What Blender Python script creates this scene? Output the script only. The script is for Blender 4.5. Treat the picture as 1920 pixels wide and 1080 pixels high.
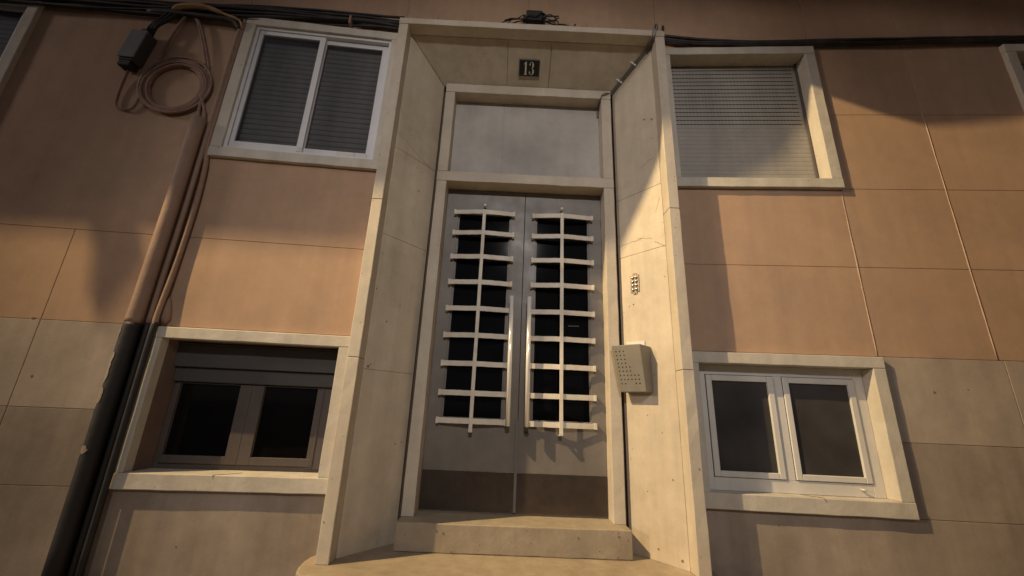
import bpy, bmesh, math, random
from mathutils import Vector, Matrix
random.seed(13)
sc = bpy.context.scene
for o in list(bpy.data.objects):
    bpy.data.objects.remove(o)
COL = sc.collection

# ------------------------------------------------------------------ camera
cam_d = bpy.data.cameras.new('camera')
cam = bpy.data.objects.new('camera', cam_d)
COL.objects.link(cam)
cam_d.sensor_width = 36.0
cam_d.lens = 36.0 * 755.79 / 1920.0
cam_d.clip_start, cam_d.clip_end = 0.05, 600.0
yaw, pit, rol = 0.0100, 0.2926, 0.0415
fw = Vector((math.sin(yaw) * math.cos(pit), math.cos(yaw) * math.cos(pit), math.sin(pit)))
rt = Vector((math.cos(yaw), -math.sin(yaw), 0))
up = rt.cross(fw)
rt2 = rt * math.cos(rol) + up * math.sin(rol)
up2 = up * math.cos(rol) - rt * math.sin(rol)
M = Matrix((rt2, up2, -fw)).transposed().to_4x4()
M.translation = Vector((-0.0993, -2.5782, 1.0003))
cam.matrix_world = M
sc.camera = cam

# ------------------------------------------------------------------ night sky glow and weak far light
LAMP = Vector((-6.5, -2.7, 8.1))
w = bpy.data.worlds.new('World')
sc.world = w
w.use_nodes = True
nt = w.node_tree
nt.nodes.clear()
sky = nt.nodes.new('ShaderNodeTexSky')
sky.sky_type = 'NISHITA'
sky.sun_disc = False
sky.sun_elevation = math.radians(14)
sky.sun_rotation = math.radians(250)
b1 = nt.nodes.new('ShaderNodeBackground'); b1.inputs['Strength'].default_value = 0.004
b2 = nt.nodes.new('ShaderNodeBackground')
b2.inputs['Color'].default_value = (1.0, 0.885, 0.98, 1)
b2.inputs['Strength'].default_value = 0.08
ad = nt.nodes.new('ShaderNodeAddShader')
wo = nt.nodes.new('ShaderNodeOutputWorld')
nt.links.new(sky.outputs[0], b1.inputs['Color'])
nt.links.new(b1.outputs[0], ad.inputs[0]); nt.links.new(b2.outputs[0], ad.inputs[1])
nt.links.new(ad.outputs[0], wo.inputs['Surface'])

sd = bpy.data.lights.new('far_light', 'SUN')
sd.energy = 0.62
sd.angle = math.radians(6)
sd.color = (1.0, 0.84, 0.74)
sun = bpy.data.objects.new('far_light', sd); COL.objects.link(sun)
el = math.radians(14)
dirv = Vector((2.6, 1.0, 0)).normalized() * math.cos(el) + Vector((0, 0, -math.sin(el)))
sun.rotation_euler = dirv.to_track_quat('-Z', 'Y').to_euler()

ld = bpy.data.lights.new('street_lamp_light', 'SPOT')
ld.energy = 6500
ld.color = (1.0, 0.73, 0.37)
ld.shadow_soft_size = 0.048
ld.spot_size = math.radians(68)
ld.spot_blend = 1.0
lamp = bpy.data.objects.new('street_lamp_light', ld); COL.objects.link(lamp)
lamp.location = LAMP
lamp.rotation_euler = (Vector((2.2, 0.0, 1.8)) - LAMP).to_track_quat('-Z', 'Y').to_euler()

# fill lamp added across the road to brighten the shaded middle of the front
LAMP2 = Vector((0.3, -9.5, 6.3))
l2 = bpy.data.lights.new('fill_light', 'SPOT')
l2.energy = 1400
l2.color = (1.0, 0.93, 0.86)
l2.shadow_soft_size = 0.18
l2.spot_size = math.radians(35)
l2.spot_blend = 1.0
lamp2 = bpy.data.objects.new('fill_light', l2); COL.objects.link(lamp2)
lamp2.location = LAMP2
lamp2.rotation_euler = (Vector((-0.1, 0.0, 2.2)) - LAMP2).to_track_quat('-Z', 'Y').to_euler()

sc.view_settings.view_transform = 'Standard'
sc.view_settings.look = 'None'
sc.view_settings.exposure = 0.0
sc.view_settings.gamma = 1.0
sc.view_settings.use_curve_mapping = False

# ------------------------------------------------------------------ materials
def surf(name, col, rough=0.8, blotch=0.18, fine=0.08, streak=0.12, pits=0.0, bump=0.25, bscale=90.0,
         metal=0.0, spec=0.4, tint=None, tscale=1.6, tamt=0.5):
    m = bpy.data.materials.new(name)
    m.use_nodes = True
    n, l = m.node_tree.nodes, m.node_tree.links
    p = n['Principled BSDF']
    p.inputs['Roughness'].default_value = rough
    p.inputs['Metallic'].default_value = metal
    p.inputs['Specular IOR Level'].default_value = spec
    geo = n.new('ShaderNodeNewGeometry')
    def noise(scale, detail=5, vec=None, ro=0.55):
        t = n.new('ShaderNodeTexNoise')
        t.inputs['Scale'].default_value = scale
        t.inputs['Detail'].default_value = detail
        t.inputs['Roughness'].default_value = ro
        l.new(vec or geo.outputs['Position'], t.inputs['Vector'])
        return t.outputs['Fac']
    def rng(src, a, b, lo=0.3, hi=0.7):
        r = n.new('ShaderNodeMapRange')
        r.inputs['From Min'].default_value = lo; r.inputs['From Max'].default_value = hi
        r.inputs['To Min'].default_value = a; r.inputs['To Max'].default_value = b
        l.new(src, r.inputs['Value'])
        return r.outputs['Result']
    def mul(a, b):
        q = n.new('ShaderNodeMath'); q.operation = 'MULTIPLY'
        l.new(a, q.inputs[0]); l.new(b, q.inputs[1])
        return q.outputs[0]
    f = rng(noise(1.7, 6), 1 - blotch, 1 + blotch * 0.6)
    f = mul(f, rng(noise(14, 5), 1 - fine, 1 + fine))
    f = mul(f, rng(noise(150, 3), 1 - fine * 0.9, 1 + fine * 0.9))
    if streak:
        mp = n.new('ShaderNodeMapping'); mp.inputs['Scale'].default_value = (7, 7, 0.55)
        l.new(geo.outputs['Position'], mp.inputs['Vector'])
        f = mul(f, rng(noise(1.6, 5, mp.outputs[0]), 1 - streak, 1 + streak * 0.5))
    if pits:
        v = n.new('ShaderNodeTexVoronoi'); v.inputs['Scale'].default_value = 15
        l.new(geo.outputs['Position'], v.inputs['Vector'])
        a = rng(v.outputs['Distance'], 0.35, 1.0, 0.05, 0.11)
        msk = rng(noise(3.1, 3), 0.0, 1.0, 0.50, 0.62)
        mx = n.new('ShaderNodeMath'); mx.operation = 'MAXIMUM'
        inv = n.new('ShaderNodeMath'); inv.operation = 'SUBTRACT'; inv.inputs[0].default_value = 1.0
        l.new(msk, inv.inputs[1])
        l.new(a, mx.inputs[0]); l.new(inv.outputs[0], mx.inputs[1])
        f = mul(f, rng(mx.outputs[0], 1 - pits, 1.0, 0.0, 1.0))
    base = n.new('ShaderNodeRGB'); base.outputs[0].default_value = (*col, 1)
    src = base.outputs[0]
    if tint:
        mt = n.new('ShaderNodeMixRGB')
        mt.inputs['Color2'].default_value = (*tint, 1)
        l.new(src, mt.inputs['Color1'])
        l.new(rng(noise(tscale, 7, None, 0.62), 0.0, tamt, 0.48, 0.68), mt.inputs['Fac'])
        src = mt.outputs[0]
    mm = n.new('ShaderNodeMixRGB'); mm.blend_type = 'MULTIPLY'; mm.inputs['Fac'].default_value = 1
    l.new(src, mm.inputs['Color1']); l.new(f, mm.inputs['Color2'])
    l.new(mm.outputs[0], p.inputs['Base Color'])
    l.new(rng(noise(6, 4), max(rough - 0.08, 0.05), min(rough + 0.08, 1)), p.inputs['Roughness'])
    if bump:
        b = n.new('ShaderNodeBump'); b.inputs['Strength'].default_value = bump; b.inputs['Distance'].default_value = 0.004
        ad_ = n.new('ShaderNodeMath'); ad_.operation = 'ADD'
        l.new(noise(bscale, 4), ad_.inputs[0]); l.new(rng(noise(9, 3), 0, 1.6), ad_.inputs[1])
        l.new(ad_.outputs[0], b.inputs['Height'])
        l.new(b.outputs[0], p.inputs['Normal'])
    return m

MAT = dict(
    pink=surf('pink_render', (0.435, 0.287, 0.193), 0.9, 0.09, 0.035, 0.07, 0.0, 0.05, 60, tint=(0.345, 0.235, 0.17), tamt=0.6),
    stain=surf('drip_stain', (0.22, 0.14, 0.11), 0.95, 0, 0, 0, 0, 0),
    pointing=surf('pale_pointing', (0.44, 0.31, 0.24), 0.85, 0.15, 0.1, 0, 0, 0.1),
    pinkdark=surf('dark_brown_reveal', (0.17, 0.115, 0.095), 0.9, 0.2, 0.1, 0.1, 0, 0.05),  # dark brown for the sides and head of the lower left recess
    pink_joint=surf('pink_joint', (0.37, 0.25, 0.18), 0.9, 0.1, 0.1, 0.0, 0, 0.3),
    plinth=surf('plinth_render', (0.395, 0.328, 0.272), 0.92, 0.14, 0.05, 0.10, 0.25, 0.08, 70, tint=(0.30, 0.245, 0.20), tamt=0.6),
    plinth_low=surf('darker_plinth_render', (0.305, 0.248, 0.203), 0.92, 0.16, 0.06, 0.14, 0.25, 0.08, 70, tint=(0.215, 0.17, 0.135), tscale=2.2, tamt=0.65),  # darker plinth colour for the two lower rows
    plinth_joint=surf('plinth_joint', (0.30, 0.245, 0.20), 0.92, 0.1, 0.1, 0.0, 0, 0.3),
    stone=surf('cream_stone', (0.54, 0.475, 0.39), 0.62, 0.12, 0.05, 0.09, 0.55, 0.12, 40, tint=(0.44, 0.365, 0.27), tamt=0.55),
    marble=surf('marble_slab', (0.515, 0.445, 0.35), 0.5, 0.14, 0.05, 0.12, 0.6, 0.10, 30, tint=(0.40, 0.325, 0.23), tscale=2.1, tamt=0.55),
    whites=surf('painted_surround', (0.53, 0.485, 0.42), 0.7, 0.12, 0.06, 0.12, 0.5, 0.2, 50, tint=(0.47, 0.41, 0.32), tamt=0.5),
    transom=surf('grey_painted_panel', (0.455, 0.425, 0.40), 0.7, 0.2, 0.04, 0.06, 0, 0.15, 30, tint=(0.37, 0.34, 0.315), tscale=2.6, tamt=0.6),
    door=surf('grey_door_paint', (0.185, 0.166, 0.150), 0.42, 0.2, 0.05, 0.1, 0.2, 0.06, 30, tint=(0.12, 0.102, 0.088), tamt=0.65),
    kick=surf('worn_metal_plate', (0.085, 0.066, 0.056), 0.34, 0.25, 0.1, 0.1, 0.3, 0.05, 30, metal=0.5, tint=(0.05, 0.037, 0.031), tscale=3.0, tamt=0.7),
    grille=surf('white_grille_paint', (0.67, 0.615, 0.53), 0.5, 0.12, 0.06, 0.0, 0.3, 0.1, 50, tint=(0.45, 0.36, 0.26), tscale=9, tamt=0.35),
    chrome=surf('polished_steel', (0.95, 0.93, 0.90), 0.16, 0.03, 0.02, 0.0, 0, 0.0, metal=0.3),
    pvc=surf('white_plastic_frame', (0.62, 0.60, 0.57), 0.4, 0.06, 0.03, 0.06, 0, 0.03, tint=(0.5, 0.47, 0.42), tamt=0.4),
    clipwhite=surf('white_clip', (0.8, 0.79, 0.77), 0.5, 0.03, 0.02, 0, 0, 0),
    alu=surf('white_aluminium', (0.66, 0.66, 0.68), 0.38, 0.05, 0.03, 0.04, 0, 0.02),
    brown=surf('grey_brown_frame', (0.092, 0.075, 0.07), 0.55, 0.1, 0.06, 0.06, 0, 0.06),
    darkbox=surf('dark_shutter_fascia', (0.065, 0.062, 0.06), 0.6, 0.14, 0.06, 0.0, 0, 0.08),
    shutter=surf('grey_shutter_slat', (0.66, 0.635, 0.61), 0.5, 0.1, 0.05, 0.14, 0, 0.04),
    shutter2=surf('beige_shutter_slat', (0.35, 0.325, 0.295), 0.55, 0.1, 0.05, 0.12, 0, 0.04),
    slit=surf('dark_slit', (0.02, 0.018, 0.016), 0.9, 0, 0, 0, 0, 0),
    black=surf('black_rubber', (0.018, 0.017, 0.018), 0.65, 0.2, 0.1, 0, 0, 0.1),
    cable=surf('dusty_black_cable', (0.03, 0.028, 0.029), 0.7, 0.3, 0.15, 0, 0, 0.1, tint=(0.10, 0.08, 0.075), tscale=5, tamt=0.5),
    pinkcable=surf('pink_painted_cable', (0.30, 0.185, 0.145), 0.8, 0.2, 0.1, 0, 0, 0.2, tint=(0.12, 0.08, 0.07), tscale=6, tamt=0.5),
    foam=surf('tan_sleeve', (0.40, 0.26, 0.14), 0.8, 0.2, 0.1, 0, 0, 0.3),
    pipepink=surf('pink_painted_pipe', (0.29, 0.19, 0.14), 0.7, 0.14, 0.1, 0.0, 0.2, 0.25, tint=(0.19, 0.12, 0.09), tscale=7, tamt=0.5),
    pipeblack=surf('black_painted_pipe', (0.022, 0.019, 0.019), 0.6, 0.2, 0.1, 0, 0, 0.3),
    tar=surf('black_painted_wall', (0.028, 0.024, 0.022), 0.85, 0.2, 0.1, 0, 0, 0.4),
    chip=surf('pale_paint_chip', (0.25, 0.21, 0.175), 0.85, 0.15, 0.1, 0, 0, 0.3),
    grey=surf('grey_metal_box', (0.205, 0.19, 0.165), 0.5, 0.08, 0.05, 0.06, 0.2, 0.08, metal=0.2, tint=(0.22, 0.2, 0.17), tamt=0.4),
    jboxdark=surf('dark_plastic_box', (0.06, 0.062, 0.064), 0.6, 0.1, 0.05, 0.05, 0, 0.05),
    jbox=surf('grey_plastic_box', (0.16, 0.175, 0.18), 0.55, 0.1, 0.05, 0.05, 0, 0.08),
    hole=surf('dark_hole', (0.01, 0.009, 0.008), 0.9, 0, 0, 0, 0, 0),
    steelplate=surf('bell_plate', (0.30, 0.25, 0.19), 0.4, 0.1, 0.1, 0, 0.3, 0.1, metal=0.6),
    bellbutton=surf('steel_button', (0.55, 0.5, 0.42), 0.3, 0.05, 0.02, 0, 0, 0, metal=0.9),
    enamel=surf('black_enamel', (0.008, 0.008, 0.010), 0.3, 0.05, 0.02, 0, 0, 0.02),
    white=surf('white_number', (0.62, 0.58, 0.52), 0.5, 0.1, 0.05, 0, 0, 0.05),
    slab=surf('entrance_stone', (0.33, 0.265, 0.19), 0.75, 0.2, 0.1, 0.0, 0.5, 0.3, 45, tint=(0.23, 0.18, 0.125), tscale=3, tamt=0.6),
    step=surf('step_stone', (0.33, 0.275, 0.205), 0.7, 0.14, 0.07, 0.06, 0.75, 0.25, 45, tint=(0.22, 0.175, 0.125), tscale=2.5, tamt=0.6),
    dark=surf('dark_joint', (0.17, 0.13, 0.095), 0.9, 0.1, 0.1, 0, 0, 0.2),
    crack=surf('crack_dirt', (0.18, 0.135, 0.095), 0.9, 0, 0, 0, 0, 0),
    paving=surf('grey_paving', (0.20, 0.185, 0.17), 0.85, 0.2, 0.1, 0, 0, 0.4),
    asphalt=surf('asphalt', (0.05, 0.05, 0.05), 0.85, 0.2, 0.15, 0, 0, 0.5),
    concrete=surf('balcony_concrete', (0.40, 0.33, 0.28), 0.85, 0.2, 0.1, 0.1, 0, 0.3),
    iron=surf('dark_iron', (0.05, 0.05, 0.052), 0.5, 0.1, 0.05, 0, 0, 0.1),
    clay=surf('clay_pot', (0.36, 0.16, 0.09), 0.8, 0.15, 0.1, 0, 0, 0.2),
    interior=surf('dark_interior', (0.010, 0.009, 0.009), 0.9, 0, 0, 0, 0, 0),
)
def glass_dark(name, col, rough=0.06):
    m = bpy.data.materials.new(name); m.use_nodes = True
    n, l = m.node_tree.nodes, m.node_tree.links
    p = n['Principled BSDF']
    t = n.new('ShaderNodeTexNoise'); t.inputs['Scale'].default_value = 2.2; t.inputs['Detail'].default_value = 4
    g = n.new('ShaderNodeNewGeometry'); l.new(g.outputs['Position'], t.inputs['Vector'])
    r = n.new('ShaderNodeMapRange')
    r.inputs['From Min'].default_value = 0.3; r.inputs['From Max'].default_value = 0.7
    r.inputs['To Min'].default_value = 0.55; r.inputs['To Max'].default_value = 1.25
    l.new(t.outputs['Fac'], r.inputs['Value'])
    mm = n.new('ShaderNodeMixRGB'); mm.blend_type = 'MULTIPLY'; mm.inputs['Fac'].default_value = 1
    mm.inputs['Color1'].default_value = (*col, 1); l.new(r.outputs[0], mm.inputs['Color2'])
    l.new(mm.outputs[0], p.inputs['Base Color'])
    p.inputs['Roughness'].default_value = rough
    p.inputs['Specular IOR Level'].default_value = 0.2
    return m
MAT['glass_door'] = glass_dark('dark_door_glass', (0.004, 0.004, 0.005))
MAT['glass_low'] = glass_dark('dark_window_glass', (0.006, 0.0055, 0.006))
MAT['glass_grey'] = glass_dark('grey_window_glass', (0.055, 0.051, 0.0495), 0.22)  # greyer base for the lower right panes
def glass_clear(name):
    m = bpy.data.materials.new(name); m.use_nodes = True
    n, l = m.node_tree.nodes, m.node_tree.links
    n.clear()
    out = n.new('ShaderNodeOutputMaterial')
    tr = n.new('ShaderNodeBsdfTransparent'); tr.inputs['Color'].default_value = (0.655, 0.655, 0.67, 1)
    gl = n.new('ShaderNodeBsdfGlossy'); gl.inputs['Roughness'].default_value = 0.05
    fr = n.new('ShaderNodeValue'); fr.outputs[0].default_value = 0.06
    mx = n.new('ShaderNodeMixShader')
    l.new(fr.outputs[0], mx.inputs[0]); l.new(tr.outputs[0], mx.inputs[1]); l.new(gl.outputs[0], mx.inputs[2])
    l.new(mx.outputs[0], out.inputs['Surface'])
    return m
MAT['glass_clear'] = glass_clear('clear_pane')
ml = bpy.data.materials.new('lamp_lens'); ml.use_nodes = True
ml.node_tree.nodes['Principled BSDF'].inputs['Emission Color'].default_value = (1, 0.66, 0.33, 1)
ml.node_tree.nodes['Principled BSDF'].inputs['Emission Strength'].default_value = 6
MAT['lens'] = ml

# ------------------------------------------------------------------ mesh helpers
BASE = {}
def warp(p):
    """the two wings of the front stand at a slight angle to the doorway bay"""
    return Vector((p[0], p[1] - 0.0715 * max(0.0, abs(p[0]) - 1.05), p[2]))
class MB:
    def __init__(self):
        self.v = []; self.f = []
    def add(self, vs, fs):
        k = len(self.v)
        self.v += [Vector(q) for q in vs]
        self.f += [tuple(i + k for i in q) for q in fs]
        return self
    def box(self, x0, x1, y0, y1, z0, z1):
        return self.add([(x0, y0, z0), (x1, y0, z0), (x1, y1, z0), (x0, y1, z0), (x0, y0, z1), (x1, y0, z1), (x1, y1, z1), (x0, y1, z1)],
                        [(0, 3, 2, 1), (4, 5, 6, 7), (0, 1, 5, 4), (1, 2, 6, 5), (2, 3, 7, 6), (3, 0, 4, 7)])
    def hexa(self, a, b):            # two quads with matching corners
        return self.add(list(a) + list(b), [(0, 1, 2, 3), (7, 6, 5, 4), (0, 4, 5, 1), (1, 5, 6, 2), (2, 6, 7, 3), (3, 7, 4, 0)])
    def prism(self, poly, z0, z1):   # poly in xy
        n = len(poly)
        return self.add([(x, y, z0) for x, y in poly] + [(x, y, z1) for x, y in poly],
                        [tuple(range(n - 1, -1, -1)), tuple(range(n, 2 * n))] + [(i, (i + 1) % n, n + (i + 1) % n, n + i) for i in range(n)])
    def stonebar(self, x0, x1, y0, y1, z0, z1, axis, step=0.11, j=0.0013):
        """box cut along its length, its edges a little uneven"""
        lo, hi = ((x0, x1), (y0, y1), (z0, z1))[axis]
        n = max(1, int(round((hi - lo) / step)))
        rings = []
        for i in range(n + 1):
            t = lo + (hi - lo) * i / n
            jj = 0 if i in (0, n) else j
            r = lambda: random.uniform(-jj, jj)
            if axis == 0:
                rings.append([(t, y0 + r(), z0 + r()), (t, y1, z0), (t, y1, z1), (t, y0 + r(), z1 + r())])
            else:
                rings.append([(x0 + r(), y0 + r(), t), (x1 + r(), y0 + r(), t), (x1, y1, t), (x0, y1, t)])
        vs = [p for q in rings for p in q]
        fs = [(3, 2, 1, 0), tuple(4 * n + k for k in range(4))]
        for i in range(n):
            for k in range(4):
                fs.append((4 * i + k, 4 * i + (k + 1) % 4, 4 * i + 4 + (k + 1) % 4, 4 * i + 4 + k))
        return self.add(vs, fs)
    def mask(self, xs, zs, keep, y0, y1, back=False):
        """slab made of grid cells that keep(x, z) accepts; sides only where a cell ends"""
        nx, nz = len(xs) - 1, len(zs) - 1
        K = [[keep((xs[i] + xs[i + 1]) / 2, (zs[j] + zs[j + 1]) / 2) for j in range(nz)] for i in range(nx)]
        idx = {}
        def vid(i, j, b):
            if (i, j, b) not in idx:
                idx[(i, j, b)] = len(self.v); self.v.append(Vector((xs[i], y1 if b else y0, zs[j])))
            return idx[(i, j, b)]
        for i in range(nx):
            for j in range(nz):
                if not K[i][j]: continue
                a, b, c, d = (i, j), (i + 1, j), (i + 1, j + 1), (i, j + 1)
                self.f.append(tuple(vid(*q, 0) for q in (a, b, c, d)))
                if back: self.f.append(tuple(vid(*q, 1) for q in (d, c, b, a)))
                for (p, q, ni, nj) in ((a, b, i, j - 1), (b, c, i + 1, j), (c, d, i, j + 1), (d, a, i - 1, j)):
                    if not (0 <= ni < nx and 0 <= nj < nz and K[ni][nj]):
                        self.f.append((vid(*p, 0), vid(*p, 1), vid(*q, 1), vid(*q, 0)))
        return self
    def tube(self, pts, r, n=8, caps=True):
        pts = [Vector(p) for p in pts]
        rs = r if isinstance(r, (list, tuple)) else [r] * len(pts)
        k = len(self.v); ref = None
        for i, p in enumerate(pts):
            t = (pts[min(i + 1, len(pts) - 1)] - pts[max(i - 1, 0)]).normalized()
            if ref is None:
                ref = t.orthogonal().normalized()
            ref = (ref - t * ref.dot(t)).normalized()
            bn = t.cross(ref)
            for q in range(n):
                a = 2 * math.pi * q / n
                self.v.append(p + (ref * math.cos(a) + bn * math.sin(a)) * rs[i])
        for i in range(len(pts) - 1):
            for q in range(n):
                self.f.append((k + i * n + q, k + i * n + (q + 1) % n, k + (i + 1) * n + (q + 1) % n, k + (i + 1) * n + q))
        if caps:
            self.f.append(tuple(k + q for q in range(n - 1, -1, -1)))
            self.f.append(tuple(k + (len(pts) - 1) * n + q for q in range(n)))
        return self
    def build(self, name, mat, parent=None, bevel=0.0, smooth=False, warped=True, loc=None, label=None, seg=2):
        me = bpy.data.meshes.new(name)
        base = BASE.get(parent.name, Vector((0, 0, 0))) if parent else Vector((0, 0, 0))
        off = Vector(loc) if loc else base
        vs = [(warp(q) if warped else q) - off for q in self.v]
        me.from_pydata([tuple(q) for q in vs], [], self.f)
        bm = bmesh.new(); bm.from_mesh(me)
        bmesh.ops.recalc_face_normals(bm, faces=bm.faces)
        bm.to_mesh(me); bm.free()
        me.materials.append(MAT[mat])
        if smooth:
            for p in me.polygons: p.use_smooth = True
        o = bpy.data.objects.new(name, me); COL.objects.link(o)
        if parent:
            o.parent = parent
        o.location = off - base
        BASE[o.name] = off
        if bevel:
            bv = o.modifiers.new('bevel', 'BEVEL'); bv.width = bevel; bv.segments = seg; bv.limit_method = 'ANGLE'
            bv.angle_limit = math.radians(40)
        if label: o['label'] = label
        return o
def thing(name, label, cat, loc, group=None):
    o = bpy.data.objects.new(name, None); COL.objects.link(o)
    o.location = loc; o.empty_display_size = 0.1
    o['label'] = label; o['category'] = cat; o['kind'] = 'thing'
    if group: o['group'] = group
    BASE[o.name] = Vector(loc)
    return o
def tag(o, label=None, cat=None, group=None, kind=None):
    if label: o['label'] = label
    if cat: o['category'] = cat; o['kind'] = 'thing'
    if group: o['group'] = group
    if kind: o['kind'] = kind
    return o
def dup(o, d, parent=None):
    c = o.copy(); COL.objects.link(c)
    if parent: c.parent = parent
    c.location = Vector(o.location) + Vector(d)
    if 'label' in c.keys() and parent: del c['label']
    return c
def dup_tree(root, d, label, name=None):
    c = root.copy(); COL.objects.link(c)
    c.location = Vector(root.location) + Vector(d); c['label'] = label
    for ch in list(root.children):
        k = ch.copy(); COL.objects.link(k); k.parent = c
        for g in list(ch.children):
            q = g.copy(); COL.objects.link(q); q.parent = k
    return c
def smooth_path(pts, n=8):
    """Catmull-Rom through the points"""
    P = [Vector(p) for p in pts]
    P = [P[0] * 2 - P[1]] + P + [P[-1] * 2 - P[-2]]
    out = []
    for i in range(1, len(P) - 2):
        a, b, c, d = P[i - 1:i + 3]
        for k in range(n):
            t = k / n
            out.append(0.5 * ((2 * b) + (c - a) * t + (2 * a - 5 * b + 4 * c - d) * t * t + (3 * b - a - 3 * c + d) * t ** 3))
    out.append(P[-2])
    return out

# ------------------------------------------------------------------ ground
GZ = 0.05
tag(MB().box(-60, 60, -3.6, 0.42, GZ - 0.4, GZ).build('pavement', 'paving', warped=False), kind='structure')
tag(MB().box(-200, 200, -200, -3.6, GZ - 0.6, GZ - 0.13).build('road', 'asphalt', warped=False), kind='structure')

# ------------------------------------------------------------------ the house front
OPEN = [(-1.035, 1.035, 0.0, 3.905),                                  # doorway
        (-2.20, -1.10, 0.55, 1.36), (1.10, 2.20, 0.55, 1.36),         # lower windows
        (-2.20, -1.10, 2.64, 3.84), (1.10, 2.20, 2.64, 3.83),         # upper windows
        (-4.83, -3.73, 2.64, 3.84), (3.70, 4.80, 2.64, 3.83)]
def solid(x, z):
    return not any(a < x < b and c < z < d for a, b, c, d in OPEN)
wall = thing('house', 'pink rendered house front with grey plinth around the doorway', 'building', (0, 0, GZ))
def cuts(lo, hi, vals):
    return sorted({lo, hi, *[v for v in vals if lo < v < hi]})
XV = [q for o in OPEN for q in o[:2]] + [-1.05, 1.05]
ZV = [q for o in OPEN for q in o[2:]]
MB().mask(cuts(-9, 9, XV), cuts(GZ, 1.404, ZV), solid, 0.0042, 0.46).build('plinth_core', 'plinth_joint', wall)
MB().mask(cuts(-9, 9, XV), cuts(1.404, 7.6, ZV), solid, 0.0042, 0.46).build('wall_core', 'pink_joint', wall)
MB().box(-9, 9, 0.95, 1.2, GZ, 7.6).build('back_wall', 'interior', wall, warped=False)
MB().box(-9, 9, -0.5, 1.2, 7.6, 7.75).build('roof', 'concrete', wall, warped=False)
G = 0.0016
def panel(x0, x1, z0, z1, mat, y=0.0, name='wall_panel', bev=0.0022):
    xs, zs = cuts(x0 + G, x1 - G, XV), cuts(z0 + G * 0.7, z1 - G * 0.7, ZV)
    mb = MB().mask(xs, zs, solid, y, 0.005)
    if mb.f: mb.build(name, mat, wall, bevel=bev)
PX_R = [1.036, 2.232, 2.936, 3.64, 4.344, 6.5, 9.0]
for i in range(len(PX_R) - 1):
    rows = [1.408, 2.003, 2.595, 3.228, 4.62, 7.6]
    for k in range(len(rows) - 1):
        panel(PX_R[i], PX_R[i + 1], rows[k], rows[k + 1], 'pink')
PX_L = [-9.0, -5.4, -4.3, -2.908, -2.0, -1.036]
for i in range(len(PX_L) - 1):
    if i == 3: continue
    a, b = (PX_L[i], PX_L[i + 1])
    if i == 4: a = -2.26
    if i == 2: b = -2.26
    if i == 2:
        panel(-4.3, -2.908, 1.408, 2.003, 'pink'); panel(-2.908, -2.26, 1.408, 2.003, 'pink')
        panel(-4.3, -2.26, 2.003, 4.62, 'pink'); panel(-4.3, -2.26, 4.62, 7.6, 'pink'); continue
    for z0, z1 in ((1.408, 2.003), (2.003, 4.62), (4.62, 7.6)):
        panel(a, b, z0, z1, 'pink')
panel(-1.036, -0.03, 3.9, 7.6, 'pink'); panel(-0.03, 1.036, 3.9, 7.6, 'pink')
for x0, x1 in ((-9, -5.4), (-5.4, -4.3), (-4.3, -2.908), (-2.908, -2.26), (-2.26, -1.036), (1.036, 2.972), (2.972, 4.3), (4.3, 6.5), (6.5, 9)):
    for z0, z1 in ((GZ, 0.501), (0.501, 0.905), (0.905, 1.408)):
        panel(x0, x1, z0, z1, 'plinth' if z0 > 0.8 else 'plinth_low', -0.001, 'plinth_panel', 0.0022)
# pale raised pointing in the upright joints on the right
for x, z0, z1 in ((2.232, 1.412, 2.59), (2.936, 1.412, 3.25)):
    mb = MB(); k = 24
    pts = [(x + random.uniform(-.0008, .0008), -0.0005, z0 + (z1 - z0) * i / k) for i in range(k + 1)]
    mb.tube(pts, [random.uniform(.0026, .0040) for _ in pts], 6).build('pointing', 'pointing', wall, smooth=True)
# small holes and knocks
def knock(p, nrm, r, mat='crack', parent=None, wp=True):
    n_ = Vector(nrm).normalized(); a = n_.orthogonal().normalized(); b = n_.cross(a); p = Vector(p)
    k = 9
    vs = [p + n_ * 0.0008 + (a * math.cos(6.2832 * i / k) + b * math.sin(6.2832 * i / k)) * r * random.uniform(0.6, 1.2) for i in range(k)]
    vs2 = [q - n_ * 0.0012 for q in vs]
    MB().add(vs + vs2, [tuple(range(k))] + [(i, (i + 1) % k, k + (i + 1) % k, k + i) for i in range(k)]).build('knock', mat, parent, warped=wp)
for x, z, r in ((2.517, 1.201, .010), (1.494, .429, .006), (-2.949, 1.412, .009), (-2.839, 1.076, .010), (2.715, 1.224, .005), (-2.285, 3.53, .009), (-2.285, 3.30, .010), (-1.826, 0.221, .006)):
    knock((x, -0.0012, z), (0, -1, 0), r, 'crack', wall)
# dark drips on the wall above the doorway lintel and below the sills
mb = MB()
for k in range(70):
    x = random.uniform(-0.98, 1.02); w_ = random.uniform(0.0012, 0.0035); z0 = random.uniform(3.99, 4.05); h_ = random.uniform(0.02, 0.10)
    if -0.09 < x < 0.12: continue
    mb.add([(x - w_, -0.0008, z0), (x + w_, -0.0008, z0), (x + w_ * .3, -0.0008, z0 + h_), (x - w_ * .3, -0.0008, z0 + h_)], [(0, 1, 2, 3)])
tag(mb.build('drip_stains', 'stain', wall), kind='stuff')
# black painted strip behind the pipes, at plinth height
xs = [-2.405, -2.37, -2.33, -2.29, -2.25, -2.21, -2.185]
MB().box(-2.405, -2.245, -0.004, 0.001, GZ, 1.408).build('painted_strip', 'tar', wall)

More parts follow.
